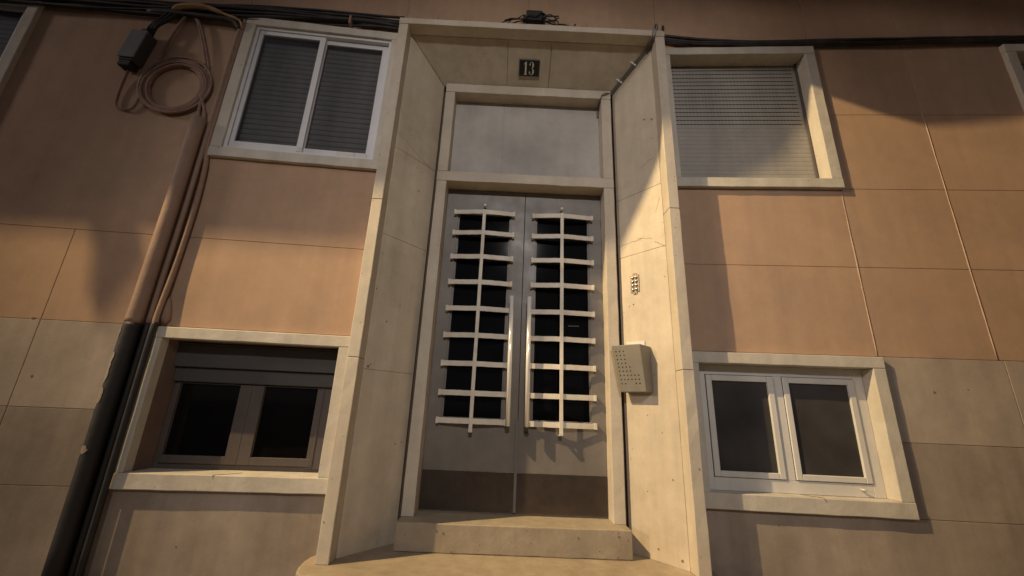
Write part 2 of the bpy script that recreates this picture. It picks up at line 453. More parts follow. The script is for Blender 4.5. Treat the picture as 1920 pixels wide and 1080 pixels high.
# ------------------------------------------------------------------ stone doorway
portal = thing('stone_doorway', 'cream stone doorway with splayed sides framing the grey double door', 'doorway', (0, 0, 0.188))
F, S, D = 0.188, 0.343, 0.348
for s in (-1, 1):
    xa, xb = sorted((s * 0.968, s * 1.040))
    zz = [F, 1.262, 2.318, 3.853] if s < 0 else [F, 1.27, 2.352, 3.853]
    for k in range(3):
        MB().stonebar(xa, xb, -0.14, 0.06, zz[k] + (0.0012 if k else 0), zz[k + 1] - 0.0012, 2).build('post_stone', 'stone', portal, bevel=0.004)
MB().stonebar(-1.042, 1.042, -0.1415, 0.06, 3.8535, 3.911, 0).build('lintel_stone', 'stone', portal, bevel=0.004)
# flat strip behind the post, then the splayed slabs
RA, RB = (0.966, -0.046), (0.722, 0.255)
TA, TB = 3.851, 3.632
def rev_pt(s, t, z, h=0.0):       # t 0 at the post, 1 at the door frame; h lifts the point off the slab
    nx, ny = -0.777, -0.630
    return (s * (RA[0] + (RB[0] - RA[0]) * t + nx * h), RA[1] + (RB[1] - RA[1]) * t + ny * h, z)
for s in (-1, 1):
    zz = [F, 1.205, 2.112, 2.80, None] if s < 0 else [F, 2.118, 2.60, None]
    for k in range(len(zz) - 1):
        g = 0.0006
        z0 = zz[k] + (g if k else 0)
        t0, t1 = 0.006, 1.0
        if zz[k + 1] is None:
            za, zb = TA - 0.003, TB - 0.003
        else:
            za = zb = zz[k + 1] - g
        MB().hexa([rev_pt(s, t0, z0), rev_pt(s, t1, z0), rev_pt(s, t1, zb), rev_pt(s, t0, za)],
                  [rev_pt(s, t0, z0, -0.03), rev_pt(s, t1, z0, -0.03), rev_pt(s, t1, zb, -0.03), rev_pt(s, t0, za, -0.03)]).build('reveal_slab', 'marble', portal, bevel=0.0025)
def sof_pt(x, t, h=0.0):          # x at the door-frame end is scaled to follow the mitre
    k = 1 + (RB[0] / RA[0] - 1) * t
    n = Vector((0, -0.588, -0.809))
    return Vector((x * k if abs(x) > 0.9 else x, RA[1] + (RB[1] - RA[1]) * t, TA + (TB - TA) * t)) + n * h
for x0, x1 in ((-0.966, -0.188), (-0.186, 0.166), (0.1685, 0.966)):
    MB().hexa([sof_pt(x0, 0.006), sof_pt(x1, 0.006), sof_pt(x1, 1), sof_pt(x0, 1)],
              [sof_pt(x0, 0.006, -0.03), sof_pt(x1, 0.006, -0.03), sof_pt(x1, 1, -0.03), sof_pt(x0, 1, -0.03)]).build('soffit_slab', 'marble', portal, bevel=0.0025)
# dark backing behind the joints
for s in (-1, 1):
    MB().hexa([rev_pt(s, -0.1, F, -0.031), rev_pt(s, 1.35, F, -0.031), rev_pt(s, 1.35, 3.9, -0.031), rev_pt(s, -0.1, 3.9, -0.031)],
              [rev_pt(s, -0.1, F, -0.05), rev_pt(s, 1.35, F, -0.05), rev_pt(s, 1.35, 3.9, -0.05), rev_pt(s, -0.1, 3.9, -0.05)]).build('backing', 'dark', portal)
    xa, xb = sorted((s * 0.66, s * 1.03))
    MB().box(xa, xb, 0.40, 0.46, F, 3.9).build('backing', 'dark', portal)
MB().box(-1.02, 1.02, 0.27, 0.46, 3.66, 3.90).build('backing', 'dark', portal)
# inner frame round door and panel
for s in (-1, 1):
    xa, xb = sorted((s * 0.620, s * 0.6985))
    for z0, z1 in ((S, 2.702), (2.7885, 3.554)):
        MB().stonebar(xa, xb, 0.222, 0.43, z0, z1, 2).build('inner_jamb', 'stone', portal, bevel=0.004)
MB().stonebar(-0.700, 0.700, 0.2205, 0.43, 2.703, 2.7875, 0).build('transom_rail', 'stone', portal, bevel=0.004)
MB().stonebar(-0.700, 0.700, 0.2205, 0.43, 3.555, 3.640, 0).build('head_rail', 'stone', portal, bevel=0.004)
MB().box(-0.619, -0.2000, D - 0.013, 0.40, 2.7885, 3.5545).build('transom_panel', 'transom', portal, bevel=0.001)
MB().box(-0.1997, 0.619, D - 0.0130, 0.40, 2.7885, 3.5545).build('transom_panel', 'transom', portal, bevel=0.001)
# cracks
def ribbon(pts, wd, nrm):
    mb = MB(); P = [Vector(p) for p in pts]; n = Vector(nrm)
    vs = []
    for i, p in enumerate(P):
        t = (P[min(i + 1, len(P) - 1)] - P[max(i - 1, 0)]).normalized()
        b = n.cross(t).normalized() * wd * (0.5 if i in (0, len(P) - 1) else random.uniform(0.7, 1.3))
        vs += [p + b + n * 0.0006, p - b + n * 0.0006]
    return mb.add(vs, [(2 * i, 2 * i + 1, 2 * i + 3, 2 * i + 2) for i in range(len(P) - 1)])
def crack(s, a, b, wob, wd=0.0011, n=14):
    pts = []
    for i in range(n):
        k = i / (n - 1)
        pts.append(rev_pt(s, a[0] + (b[0] - a[0]) * k, a[1] + (b[1] - a[1]) * k + (random.uniform(-wob, wob) if 0 < i < n - 1 else 0), 0.0004))
    ribbon(pts, wd, (s * -0.777, -0.63, 0)).build('crack', 'crack', portal, warped=False)
crack(1, (0.98, 2.215), (0.45, 2.225), 0.006)
crack(1, (0.22, 2.17), (0.02, 2.115), 0.008, 0.0016, 9)
crack(1, (0.55, 2.235), (0.25, 2.20), 0.006, 0.0009, 9)
crack(1, (0.05, 2.50), (0.16, 2.38), 0.004, 0.0008, 8)
crack(-1, (0.02, 2.93), (0.95, 2.78), 0.006, 0.0010)
crack(1, (0.45, 2.78), (0.05, 2.86), 0.012, 0.0010, 8)

for sg, t_, z, r in ((-1, .645, 2.556, .006), (-1, .542, 1.651, .005), (-1, .314, 1.522, .007), (-1, .08, 1.222, .009), (-1, .12, 1.235, .006), (-1, .03, 1.722, .006), (-1, .896, .77, .005), (-1, .78, .762, .006),
                     (1, .097, 3.169, .010), (1, .257, 3.206, .008), (1, .71, 1.745, .007), (1, .80, 1.736, .005), (1, .069, 1.899, .005), (1, .173, .64, .006), (1, .111, .231, .009), (1, .484, .252, .006), (1, .55, 1.0, .004), (1, .3, .9, .004), (1, .62, .55, .004)):
    knock(rev_pt(sg, t_, z), (sg * -0.777, -0.63, 0), r, 'crack', portal, False)
for sg in (-1, 1):
    for k in range(9):
        knock((sg * random.uniform(.975, 1.033), -0.1402, random.uniform(.25, 3.7)), (0, -1, 0), random.uniform(.0018, .0042), 'crack', portal, False)
# ------------------------------------------------------------------ step and slab
MB().prism([(-1.16, 0.0), (-1.16, -0.05), (-1.135, -0.155), (-1.085, -0.235), (-1.02, -0.28), (-0.9, -0.292), (1.5, -0.292), (1.5, 0.0)], GZ, F - 0.001)
slab_poly = [(-1.040, 0.09), (-1.112, -0.02), (-1.118, -0.09), (-1.108, -0.17), (-1.090, -0.23), (-1.055, -0.27), (-1.0, -0.283), (1.0, -0.283), (1.06, -0.26), (1.10, -0.18), (1.11, -0.02), (1.04, 0.09), (1.03, 0.46), (-1.03, 0.46)]
o = MB().prism(slab_poly, GZ, F).build('entrance_slab', 'slab', warped=False, bevel=0.009, seg=3)
tag(o, 'worn cream stone slab with rounded corner at the foot of the doorway', 'slab')
o = MB().stonebar(-0.6975, 0.6975, 0.098, 0.44, F + 0.001, S, 0, 0.07, 0.0022).build('entrance_step', 'step', bevel=0.006, warped=False, seg=3)
tag(o, 'pitted cream stone step below the grey double door', 'step')

for x, z, r in ((-.456, .305, .006), (-.415, .292, .006), (-.637, .279, .004), (.376, .297, .005), (.615, .311, .006), (-.36, .20, .006), (.1, .26, .003), (-.2, .24, .003), (.5, .23, .004)):
    knock((x, 0.0965, z), (0, -1, 0), r, 'crack', o, False)
# ------------------------------------------------------------------ double door
door = thing('double_door', 'grey metal double door with white grilles and steel bar handles', 'door', (0, D, S))
zb, zt = S + 0.016, 2.6995
BARZ = [0.912, 1.099, 1.299, 1.499, 1.699, 1.902, 2.104, 2.305, 2.482]
def leaf(x0, x1, gx0, gx1, bx0, bx1, mx, hx0, hx1, lab):
    mb = MB().mask(cuts(x0, x1, [gx0, gx1]), cuts(zb, zt, [0.936, 2.485]),
                   lambda x, z: not (gx0 < x < gx1 and 0.936 < z < 2.485), D, D + 0.045)
    lf = mb.build('door_leaf', 'door', door, bevel=0.002, label=lab)
    MB().box(gx0 - 0.005, gx1 + 0.005, D + 0.022, D + 0.03, 0.931, 2.49).build('pane', 'glass_door', lf)
    for a, b, c, d in ((gx0, gx0 + 0.012, 0.936, 2.485), (gx1 - 0.012, gx1, 0.936, 2.485)):
        MB().box(a, b, D + 0.008, D + 0.0215, c, d).build('glazing_bead', 'door', lf)
    kk = MB().box(x0 + 0.004, x1 - 0.004, D - 0.0035, D - 0.0002, zb + 0.004, 0.598).build('kick_plate', 'kick', lf, bevel=0.001)
    sc_ = MB()
    for q in range(7):
        xq = x0 + 0.03 + (x1 - x0 - 0.06) * q / 6
        for zq in ((zb + 0.03, 0.58) if q in (0, 6) else (zb + 0.03,)):
            sc_.tube([(xq, D - 0.0055, zq), (xq, D - 0.003, zq)], 0.0042, 8)
    tag(sc_.build('screws', 'iron', lf), kind='stuff')
    yb, ym = D - 0.030, D - 0.058
    for z in BARZ:
        dz = random.uniform(-0.0025, 0.0025)
        h = 0.0180
        mb = MB()
        for (xa, ya), (xb, yb_) in (((bx0, yb), (mx, ym)), ((mx, ym), (bx1, yb))):
            k = 10
            vs, fs = [], []
            for i in range(k + 1):
                t = i / k; x = xa + (xb - xa) * t; y = ya + (yb_ - ya) * t
                e = random.uniform(-0.0008, 0.0008)
                vs += [(x, y, z + dz - h + e), (x, y + 0.007, z + dz - h + e), (x, y + 0.007, z + dz + h + e), (x, y, z + dz + h + e)]
            for i in range(k):
                for q in range(4):
                    fs.append((4 * i + q, 4 * i + (q + 1) % 4, 4 * i + 4 + (q + 1) % 4, 4 * i + 4 + q))
            fs += [(3, 2, 1, 0), tuple(4 * k + q for q in range(4))]
            mb.add(vs, fs)
        for xe, sg in ((bx0, -1), (bx1, 1)):
            a, b = sorted((xe - sg * 0.002, xe + sg * 0.016))
            mb.box(a, b, D - 0.036, D - 0.0004, z + dz - 0.0205, z + dz + 0.0205)
        mb.build('grille_bar', 'grille', lf, bevel=0.0012)
    mb = MB()
    k = 20
    mb.stonebar(mx - 0.0125, mx + 0.0125, ym - 0.006, ym + 0.001, 0.842, 2.500, 2, 0.1, 0.0008)
    mb.box(mx - 0.0125, mx + 0.0125, ym - 0.006, D - 0.001, 0.842, 0.850)
    mb.box(mx - 0.013, mx + 0.013, ym - 0.010, ym - 0.005, 0.845, 0.868)
    mb.build('grille_upright', 'grille', lf, bevel=0.0012)
    MB().tube([(mx, D, 2.548), (mx, D - 0.03, 2.548)], 0.006, 8).tube([(mx, D - 0.03, 2.548), (mx, D - 0.046, 2.548)], 0.0115, 12).build('knob', 'grille', lf, bevel=0.003)
    hd = MB().tube([(hx1, D - 0.075, 0.892), (hx0, D - 0.075, 1.797)], 0.0158, 20).build('pull_handle', 'chrome', lf, smooth=True)
    for z in (1.03, 1.66):
        xh = hx1 + (hx0 - hx1) * (z - .892) / .905
        MB().tube([(xh, D, z), (xh, D - 0.064, z)], 0.008, 10).build('standoff', 'chrome', hd, smooth=True)
    return lf
lfL = leaf(-0.619, 0.0075, -0.522, -0.100, -0.536, -0.086, -0.311, -0.070, -0.061, 'left leaf of the grey double door, mostly in shade')
lfR = leaf(0.0105, 0.619, 0.098, 0.521, 0.083, 0.534, 0.300, 0.060, 0.067, 'right leaf of the grey double door with a dark lock hole')
MB().box(-0.006, 0.0125, D - 0.008, D - 0.0002, zb, 0.93).build('meeting_strip', 'door', lfL, bevel=0.002)
MB().tube([(0.071, D - 0.004, 0.843), (0.071, D + 0.001, 0.843)], 0.0165, 16).build('lock', 'iron', lfR, bevel=0.001)
MB().box(-0.619, 0.619, D + 0.01, D + 0.05, S, S + 0.015).build('threshold_gap', 'dark', door)
MB().tube([(0.36, D + 0.0215, 1.612), (0.44, D + 0.0215, 1.614)], 0.0022, 6).build('glass_scratch', 'chip', lfR)

# ------------------------------------------------------------------ house number
hn = thing('house_number', 'small black enamel plate with white number 13 above the door', 'house number', tuple(sof_pt(0, 0.54)))
ux, uy = Vector((1, 0, 0)), Vector((0, RA[1] - RB[1], TA - TB)).normalized()
nn = Vector((0, -0.588, -0.809)); oc = sof_pt(-0.004, 0.535)
def pl(x, y, h): return oc + ux * x + uy * y + nn * h
hw, hh = 0.0875, 0.066
MB().hexa([pl(-hw, -hh, 0.008), pl(hw, -hh, 0.008), pl(hw, hh, 0.008), pl(-hw, hh, 0.008)],
          [pl(-hw, -hh, 0), pl(hw, -hh, 0), pl(hw, hh, 0), pl(-hw, hh, 0)]).build('plate', 'enamel', hn, bevel=0.002)
rim = MB()
for a, b, c, d in ((-hw, hw, -hh, -hh + .008), (-hw, hw, hh - .006, hh), (-hw, -hw + .005, -hh + .008, hh - .006), (hw - .005, hw, -hh + .008, hh - .006)):
    rim.hexa([pl(a, c, 0.0095), pl(b, c, 0.0095), pl(b, d, 0.0095), pl(a, d, 0.0095)], [pl(a, c, 0.008), pl(b, c, 0.008), pl(b, d, 0.008), pl(a, d, 0.008)])
rim.build('rim', 'jbox', hn)
def flat(polys, name):
    mb = MB()
    for q in polys:
        n = len(q)
        mb.add([pl(x, y, 0.0105) for x, y in q] + [pl(x, y, 0.008) for x, y in q],
               [tuple(range(n))] + [(i, (i + 1) % n, n + (i + 1) % n, n + i) for i in range(n)])
    mb.build(name, 'white', hn)
X1, H = -0.030, 0.048
flat([[(X1 - .0065, -H + .004), (X1 + .0065, -H + .004), (X1 + .0065, H), (X1 - .0015, H), (X1 - .0065, H - .006)],
      [(X1 - .013, -H), (X1 + .013, -H), (X1 + .013, -H + .0045), (X1 - .013, -H + .0045)],
      [(X1 - .0062, H - .006), (X1 - .0145, H - .016), (X1 - .0145, H - .021), (X1 - .0062, H - .016)]], 'digit')
def stroke(path):       # x, y, half width along x
    L = [(x - wd, y) for x, y, wd in path]; R_ = [(x + wd, y) for x, y, wd in path]
    return [[L[i], R_[i], R_[i + 1], L[i + 1]] for i in range(len(path) - 1)]
def arc(cx, cy, rx, ry, a0, a1, t0, t1, n=12, thick=0.0062):
    inn, out = [], []
    for i in range(n + 1):
        k = i / n; a = math.radians(a0 + (a1 - a0) * k)
        th = thick * (0.35 + 0.65 * max(0.0, math.cos(a)))
        out.append((cx + rx * math.cos(a), cy + ry * math.sin(a)))
        inn.append((cx + (rx - 2 * th) * math.cos(a), cy + (ry - th) * math.sin(a)))
    return [[out[i], out[i + 1], inn[i + 1], inn[i]] for i in range(n)]
X3 = 0.018
P3 = arc(X3, 0.0245, 0.0185, 0.0235, 170, -80, 0, 1) + arc(X3, -0.023, 0.021, 0.025, 80, -170, 0, 1)
for bx_, by_ in ((X3 - 0.0135, 0.0275), (X3 - 0.0155, -0.0285)):
    P3.append([(bx_ + 0.0058 * math.cos(math.radians(a)), by_ + 0.0062 * math.sin(math.radians(a))) for a in range(0, 360, 36)])
flat(P3, 'digit')

# ------------------------------------------------------------------ bell panel and perforated box on the right reveal
def rp(sd_, z, h=0.0):            # sd_ metres from the post along the slab (negative = towards the door)
    t = -sd_ / 0.3874
    return Vector(rev_pt(1, t, z, h))
bell = thing('bell_panel', 'small metal bell plate with eight round buttons on the right doorway slab', 'doorbell', tuple(rp(-0.254, 1.815)))
def shield(z):
    return 1
pts2 = [(-0.289, 1.832), (-0.272, 1.832), (-0.268, 1.817), (-0.240, 1.817), (-0.236, 1.832), (-0.219, 1.832), (-0.219, 1.958), (-0.236, 1.958), (-0.240, 1.973), (-0.268, 1.973), (-0.272, 1.958), (-0.289, 1.958)]
n = len(pts2)
MB().add([rp(a, z, 0.006) for a, z in pts2] + [rp(a, z, 0) for a, z in pts2],
         [tuple(range(n))] + [(i, (i + 1) % n, n + (i + 1) % n, n + i) for i in range(n)]).build('plate', 'steelplate', bell, warped=False, bevel=0.001)
for a in (-0.268, -0.240):
    for k in range(4):
        z = 1.850 + 0.030 * k
        p0, p1, p2 = rp(a, z, 0.006), rp(a, z, 0.014), rp(a, z, 0.018)
        MB().tube([p0, p1, p2], [0.0105, 0.0102, 0.006], 14).build('button', 'bellbutton', bell, warped=False, smooth=True)
for z in (1.966, 1.824):
    MB().tube([rp(-0.254, z, 0.005), rp(-0.254, z, 0.0075)], 0.0035, 8).build('screw', 'iron', bell, warped=False)

ib = thing('perforated_box', 'grey metal box with rows of small holes on the right doorway slab', 'metal box', tuple(rp(-0.27, 1.14)))
sT0, sT1, sB0, sB1, zT, zB = -0.385, -0.160, -0.352, -0.158, 1.448, 1.139
hT, hB = 0.128, 0.085
MB().hexa([rp(sB0, zB, hB), rp(sB1, zB, hB), rp(sT1, zT - 0.008, hT), rp(sT0, zT, hT)],
          [rp(sB0, zB, 0.002), rp(sB1, zB, 0.002), rp(sT1, zT - 0.012, 0.002), rp(sT0, zT - 0.004, 0.002)]).build('body', 'grey', ib, warped=False, bevel=0.006, seg=3)
hol = MB()
def face(u, v, e=0.0):
    a = rp(sT0, zT, hT).lerp(rp(sT1, zT - .008, hT), u); b = rp(sB0, zB, hB).lerp(rp(sB1, zB, hB), u)
    p = a.lerp(b, v)
    nrm = Vector((-0.777, -0.63, 0))
    return p + nrm * e
rows = [(3, .14), (3, .225), (3, .31), (4, .395), (4, .475), (4, .56), (6, .65), (6, .735), (6, .82)]
for nholes, v in rows:
    for k in range(nholes):
        u = 0.135 + 0.135 * k
        if nholes == 4 and v < .42 and k == 3: continue
        if (v == .82 and k in (2, 3)): continue
        hol.tube([face(u, v, -0.001), face(u, v, 0.0007)], 0.0052, 8)
tag(hol.build('holes', 'hole', ib, warped=False), kind='stuff')
MB().hexa([rp(-0.345, 1.40, 0.008), rp(-0.20, 1.40, 0.008), rp(-0.20, 1.478, 0.008), rp(-0.345, 1.482, 0.008)],
          [rp(-0.345, 1.40, 0.0005), rp(-0.20, 1.40, 0.0005), rp(-0.20, 1.478, 0.0005), rp(-0.345, 1.482, 0.0005)]).build('mounting_plate', 'pvc', ib, warped=False, bevel=0.001)

# ------------------------------------------------------------------ windows
def surround(t, x0, x1, z0, z1, depth, wd=0.075, sill=0.075, top=0.072, y=-0.030):
    """x0..z1 the clear opening; four stone pieces round it"""
    MB().stonebar(x0 - wd, x1 + wd, y - 0.003, depth, z0 - sill, z0, 0).build('sill', 'whites', t, bevel=0.004)
    MB().stonebar(x0 - wd, x1 + wd, y - 0.001, depth, z1, z1 + top, 0).build('lintel', 'whites', t, bevel=0.004)
    for a, b in ((x0 - wd, x0), (x1, x1 + wd)):
        MB().stonebar(a, b, y, depth, z0 + 0.0005, z1 - 0.0005, 2).build('jamb', 'whites', t, bevel=0.004)
def rect_frame(mb, x0, x1, z0, z1, l, r, b, t, y0, y1):
    mb.box(x0, x0 + l, y0, y1, z0, z1); mb.box(x1 - r, x1, y0, y1, z0, z1)
    mb.box(x0 + l, x1 - r, y0 + .0006, y1, z0, z0 + b); mb.box(x0 + l, x1 - r, y0 + .0006, y1, z1 - t, z1)
    return mb
def slats(t, x0, x1, z0, z1, y, pitch, mat, dip=0.004, gap=0.0025):
    first = None; k = 0
    z = z1
    while z - pitch > z0 - pitch * 0.6:
        zt_ = z; zl = z - pitch
        if first is None:
            prof = [(y + dip, zl + 0.0006), (y, zl + pitch * 0.15), (y - dip * 0.3, zl + pitch * 0.5), (y, zl + pitch * 0.85), (y + dip, zl + pitch - gap), (y + 0.012, zl + pitch - gap), (y + 0.012, zl + 0.0006)]
            m_ = len(prof)
            vs = [(x0, a, b) for a, b in prof] + [(x1, a, b) for a, b in prof]
            first = MB().add(vs, [tuple(range(m_)), tuple(range(2 * m_ - 1, m_ - 1, -1))] + [(i, (i + 1) % m_, m_ + (i + 1) % m_, m_ + i) for i in range(m_)]).build('slat', mat, t)
        else:
            dup(first, (0, 0, -pitch * k), t)
        k += 1; z -= pitch
# upper left: white sliding window nearly flush with its surround, roller shutter behind the glass
def sliding(x0, x1, z0, z1, label):
    t = thing('sliding_window', label, 'window', tuple(warp(((x0 + x1) / 2, 0, z0 - 0.08))))
    surround(t, x0, x1, z0, z1, 0.16)
    fr = rect_frame(MB(), x0 + .001, x1 - .001, z0 + .001, z1 - .001, .022, .022, .022, .022, -0.012, 0.06).build('frame', 'alu', t, bevel=0.0015)
    xm = x0 + 0.515
    a = rect_frame(MB(), x0 + .027, xm + .012, z0 + .025, z1 - .027, .028, .042, .050, .034, -0.004, 0.016).build('sash', 'alu', t, bevel=0.002)
    MB().box(x0 + .05, xm - .025, 0.005, 0.009, z0 + .07, z1 - .055).build('pane', 'glass_clear', a)
    b = rect_frame(MB(), xm - .028, x1 - .027, z0 + .025, z1 - .027, .042, .050, .055, .040, 0.021, 0.041).build('sash', 'alu', t, bevel=0.002)
    MB().box(xm + .01, x1 - .072, 0.029, 0.033, z0 + .075, z1 - .06).build('pane', 'glass_clear', b)
    MB().box(xm - .022, xm + .004, -0.009, -0.0045, z0 + .028, z0 + .068).build('latch', 'pvc', a)
    slats(t, x0 + .03, x1 - .03, z0 + .03, z1 - .03, 0.062, 0.045, 'shutter')
    MB().box(x0, x1, 0.14, 0.145, z0, z1).build('dark_back', 'interior', t)
    return t
sl1 = sliding(-2.160, -1.120, 2.686, 3.803, 'white sliding window with closed shutter behind its panes, left of the doorway')
MB().box(-1.40, -1.27, 0.012, 0.0205, 2.722, 2.758).build('pale_strip', 'pvc', sl1, label='pale strip at the foot of the right pane')  # pale strips along the right sash's bottom rail
MB().box(-1.245, -1.185, 0.012, 0.0205, 2.722, 2.757).build('pale_strip', 'pvc', sl1)
d = warp((-4.3, 0, 0)) - warp((-1.64, 0, 0))
dup_tree(sl1, (-2.655, -0.0715 * 2.655, 0), 'white framed window cut off by the top left corner of the photo')

# upper right: deep surround, closed roller shutter
t = thing('shutter_window', 'upper right window with its beige roller shutter fully closed', 'window', tuple(warp((1.645, 0, 2.59))))
surround(t, 1.122, 2.165, 2.663, 3.790, 0.13)
slats(t, 1.123, 2.164, 2.663, 3.778, 0.088, 0.0376, 'shutter2', dip=0.0012, gap=0.0002)
MB().box(1.122, 2.165, 0.105, 0.125, 2.66, 3.79).build('dark_back', 'slit', t)
sm = MB()
z = 3.778
for k in range(1, 16):
    zc = z - 0.0376 * k - 0.0008
    x = 1.15
    while x < 2.13:
        wd = 0.0205
        sm.box(x, x + wd, 0.0855, 0.0925, zc - 0.0020, zc + 0.0020); x += 0.0265
tag(sm.build('slits', 'slit', t), kind='stuff')
MB().box(2.1525, 2.1645, 0.070, 0.0855, 2.664, 3.788).build('guide_rail', 'brown', t)
MB().box(1.1225, 1.1345, 0.070, 0.0855, 2.664, 3.788).build('guide_rail', 'brown', t)
tr = dup_tree(t, (2.60, -0.0715 * 2.60, 0), 'shaded window surround at the right edge of the photo')

# lower right: white two-leaf window
t = thing('casement_window', 'white two-leaf window with dark panes right of the doorway', 'window', tuple(warp((1.645, 0, 0.5))))
surround(t, 1.122, 2.166, 0.588, 1.332, 0.12, sill=0.085, top=0.070)
fr = MB()
rect_frame(fr, 1.123, 2.165, 0.589, 1.331, .070, .062, .072, .062, 0.060, 0.10)
fr.box(1.6125, 1.668, 0.0606, 0.0995, 0.661, 1.269)
fr.build('frame', 'pvc', t, bevel=0.0025)
for a, b in ((1.1955, 1.611), (1.6695, 2.1005)):
    s_ = rect_frame(MB(), a, b, 0.664, 1.2665, .036, .036, .034, .036, 0.052, 0.09).build('sash', 'pvc', t, bevel=0.004)
    MB().box(a + .034, b - .034, 0.066, 0.070, 0.697, 1.232).build('pane', 'glass_grey', s_)
    rect_frame(MB(), a - .0018, b + .0018, 0.6612, 1.2688, .006, .006, .006, .006, 0.0590, 0.0598).build('shadow_gap', 'hole', s_)
MB().tube([(2.03, 0.060, 0.632), (2.03, 0.045, 0.632), (2.045, 0.040, 0.630)], 0.006, 8).build('drain_cap', 'pvc', t, smooth=True)
MB().tube(smooth_path([(1.675, 0.058, 0.589), (1.70, 0.02, 0.5895), (1.735, -0.02, 0.590), (1.745, -0.036, 0.588), (1.747, -0.037, 0.575)], 5), 0.0014, 6).build('loose_wire', 'crack', t)

# lower left: recessed dark window with a shutter box
t = thing('recessed_window', 'deep set window with dark shutter box left of the doorway', 'window', tuple(warp((-1.66, 0, 0.5))))
surround(t, -2.180, -1.140, 0.581, 1.333, 0.035, sill=0.083, top=0.068)
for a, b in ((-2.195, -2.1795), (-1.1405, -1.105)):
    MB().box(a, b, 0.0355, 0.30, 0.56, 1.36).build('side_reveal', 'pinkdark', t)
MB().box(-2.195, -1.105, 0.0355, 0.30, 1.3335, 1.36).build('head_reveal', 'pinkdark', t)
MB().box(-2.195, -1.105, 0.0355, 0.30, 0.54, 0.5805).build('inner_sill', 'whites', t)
YW = 0.165
MB().box(-2.179, -1.141, YW - .055, 0.29, 1.178, 1.316).build('shutter_box', 'darkbox', t, bevel=0.004)
MB().box(-2.179, -1.141, YW - .060, YW - .050, 1.318, 1.326).build('box_trim', 'brown', t, bevel=0.002)
MB().box(-2.179, -1.141, YW - .030, 0.29, 1.088, 1.1775).build('shutter_rail', 'darkbox', t, bevel=0.006)
fr = MB()
rect_frame(fr, -2.179, -1.141, 0.582, 1.0875, .030, .118, .030, .005, YW, YW + .05)
fr.build('frame', 'brown', t, bevel=0.003)
for a, b in ((-2.149, -1.703), (-1.702, -1.259)):
    s_ = rect_frame(MB(), a, b, 0.612, 1.082, .010 if a < -2 else .072, .072 if a < -2 else .012, .045, .004, YW - .012, YW + .03).build('sash', 'brown', t, bevel=0.004)
    MB().box(a + .006, b - .006, YW + .012, YW + .016, 0.64, 1.08).build('pane', 'glass_low', s_)
MB().box(-1.30, -1.145, YW - .008, YW + .02, 0.60, 1.086).build('filler', 'brown', t)
MB().tube(smooth_path([(-1.60, 0.06, 0.584), (-1.655, 0.0, 0.584), (-1.70, -0.034, 0.583), (-1.702, -0.036, 0.572)], 5), 0.0013, 6).build('loose_wire', 'crack', t)

# ------------------------------------------------------------------ pipes
def pipe(name, label, pts, r, split=1.408, n=16):
    t = thing(name, label, 'pipe', tuple(warp((pts[0][0], pts[0][1], GZ))), 'pipes running down the wall')
    lo = [p for p in pts if p[2] < split]; hi = [p for p in pts if p[2] > split]
    mid = Vector(lo[-1]).lerp(Vector(hi[0]), (split - lo[-1][2]) / (hi[0][2] - lo[-1][2]))
    lo = smooth_path(lo + [tuple(mid)], 4); hi = smooth_path([tuple(mid)] + hi, 6)
    MB().tube([p for p in lo], r * 1.02, n).build('lower_pipe', 'pipeblack', t, smooth=True, label='black painted lower length of the pipe')
    MB().tube([p for p in hi], r, n).build('upper_pipe', 'pipepink', t, smooth=True, label='pink painted upper length of the pipe')
    return t
pp = pipe('drain_pipe', 'thickest of the three wall pipes, pink above and peeling black below',
     [(-2.345, -0.050, GZ), (-2.345, -0.050, 0.8), (-2.345, -0.050, 1.3), (-2.34, -0.05, 1.6), (-2.335, -0.050, 2.2), (-2.335, -0.050, 2.88)], 0.0435)
pipe('conduit', 'thin conduit right beside the thick wall pipe, running up to the cables',
     [(-2.272, -0.035, GZ), (-2.272, -0.035, 0.7), (-2.272, -0.035, 1.35), (-2.270, -0.035, 1.7), (-2.262, -0.035, 2.2), (-2.268, -0.03, 2.7), (-2.272, -0.026, 3.2), (-2.268, -0.026, 3.80)], 0.0155, n=12)
pipe('conduit', 'thin conduit nearest the window surrounds, right of the other two pipes',
     [(-2.222, -0.055, GZ), (-2.222, -0.055, 0.7), (-2.224, -0.055, 1.35), (-2.228, -0.045, 1.5), (-2.222, -0.028, 1.8), (-2.212, -0.026, 2.2), (-2.222, -0.026, 2.5), (-2.252, -0.02, 2.72), (-2.254, -0.018, 3.2), (-2.252, -0.018, 3.84)], 0.0150, n=12)
# peeled patches on the thick pipe
for zc, hgt, a0, a1 in ((1.345, 0.028, 205, 248), (1.13, 0.075, 212, 262), (0.985, 0.045, 212, 272), (0.90, 0.02, 205, 230), (0.70, 0.022, 222, 285), (0.655, 0.018, 205, 232), (1.20, 0.03, 232, 262)):
    vs, fs = [], []
    n_, m_ = 7, 6
    for j in range(m_ + 1):
        for i in range(n_ + 1):
            kz = j / m_ * 2 - 1; ka = i / n_ * 2 - 1
            rr = math.sqrt(max(0.0, 1 - kz * kz * 0.85)) * random.uniform(0.55, 1.0)
            a = math.radians((a0 + a1) / 2 + (a1 - a0) / 2 * ka * rr)
            rad = 0.0465
            vs.append((-2.345 + rad * math.cos(a), -0.050 + rad * math.sin(a), zc + hgt * kz * random.uniform(0.94, 1.0)))
    for j in range(m_):
        for i in range(n_):
            q = j * (n_ + 1) + i
            fs.append((q, q + 1, q + n_ + 2, q + n_ + 1))
    MB().add(vs, fs).build('peeled_patch', 'chip', pp)
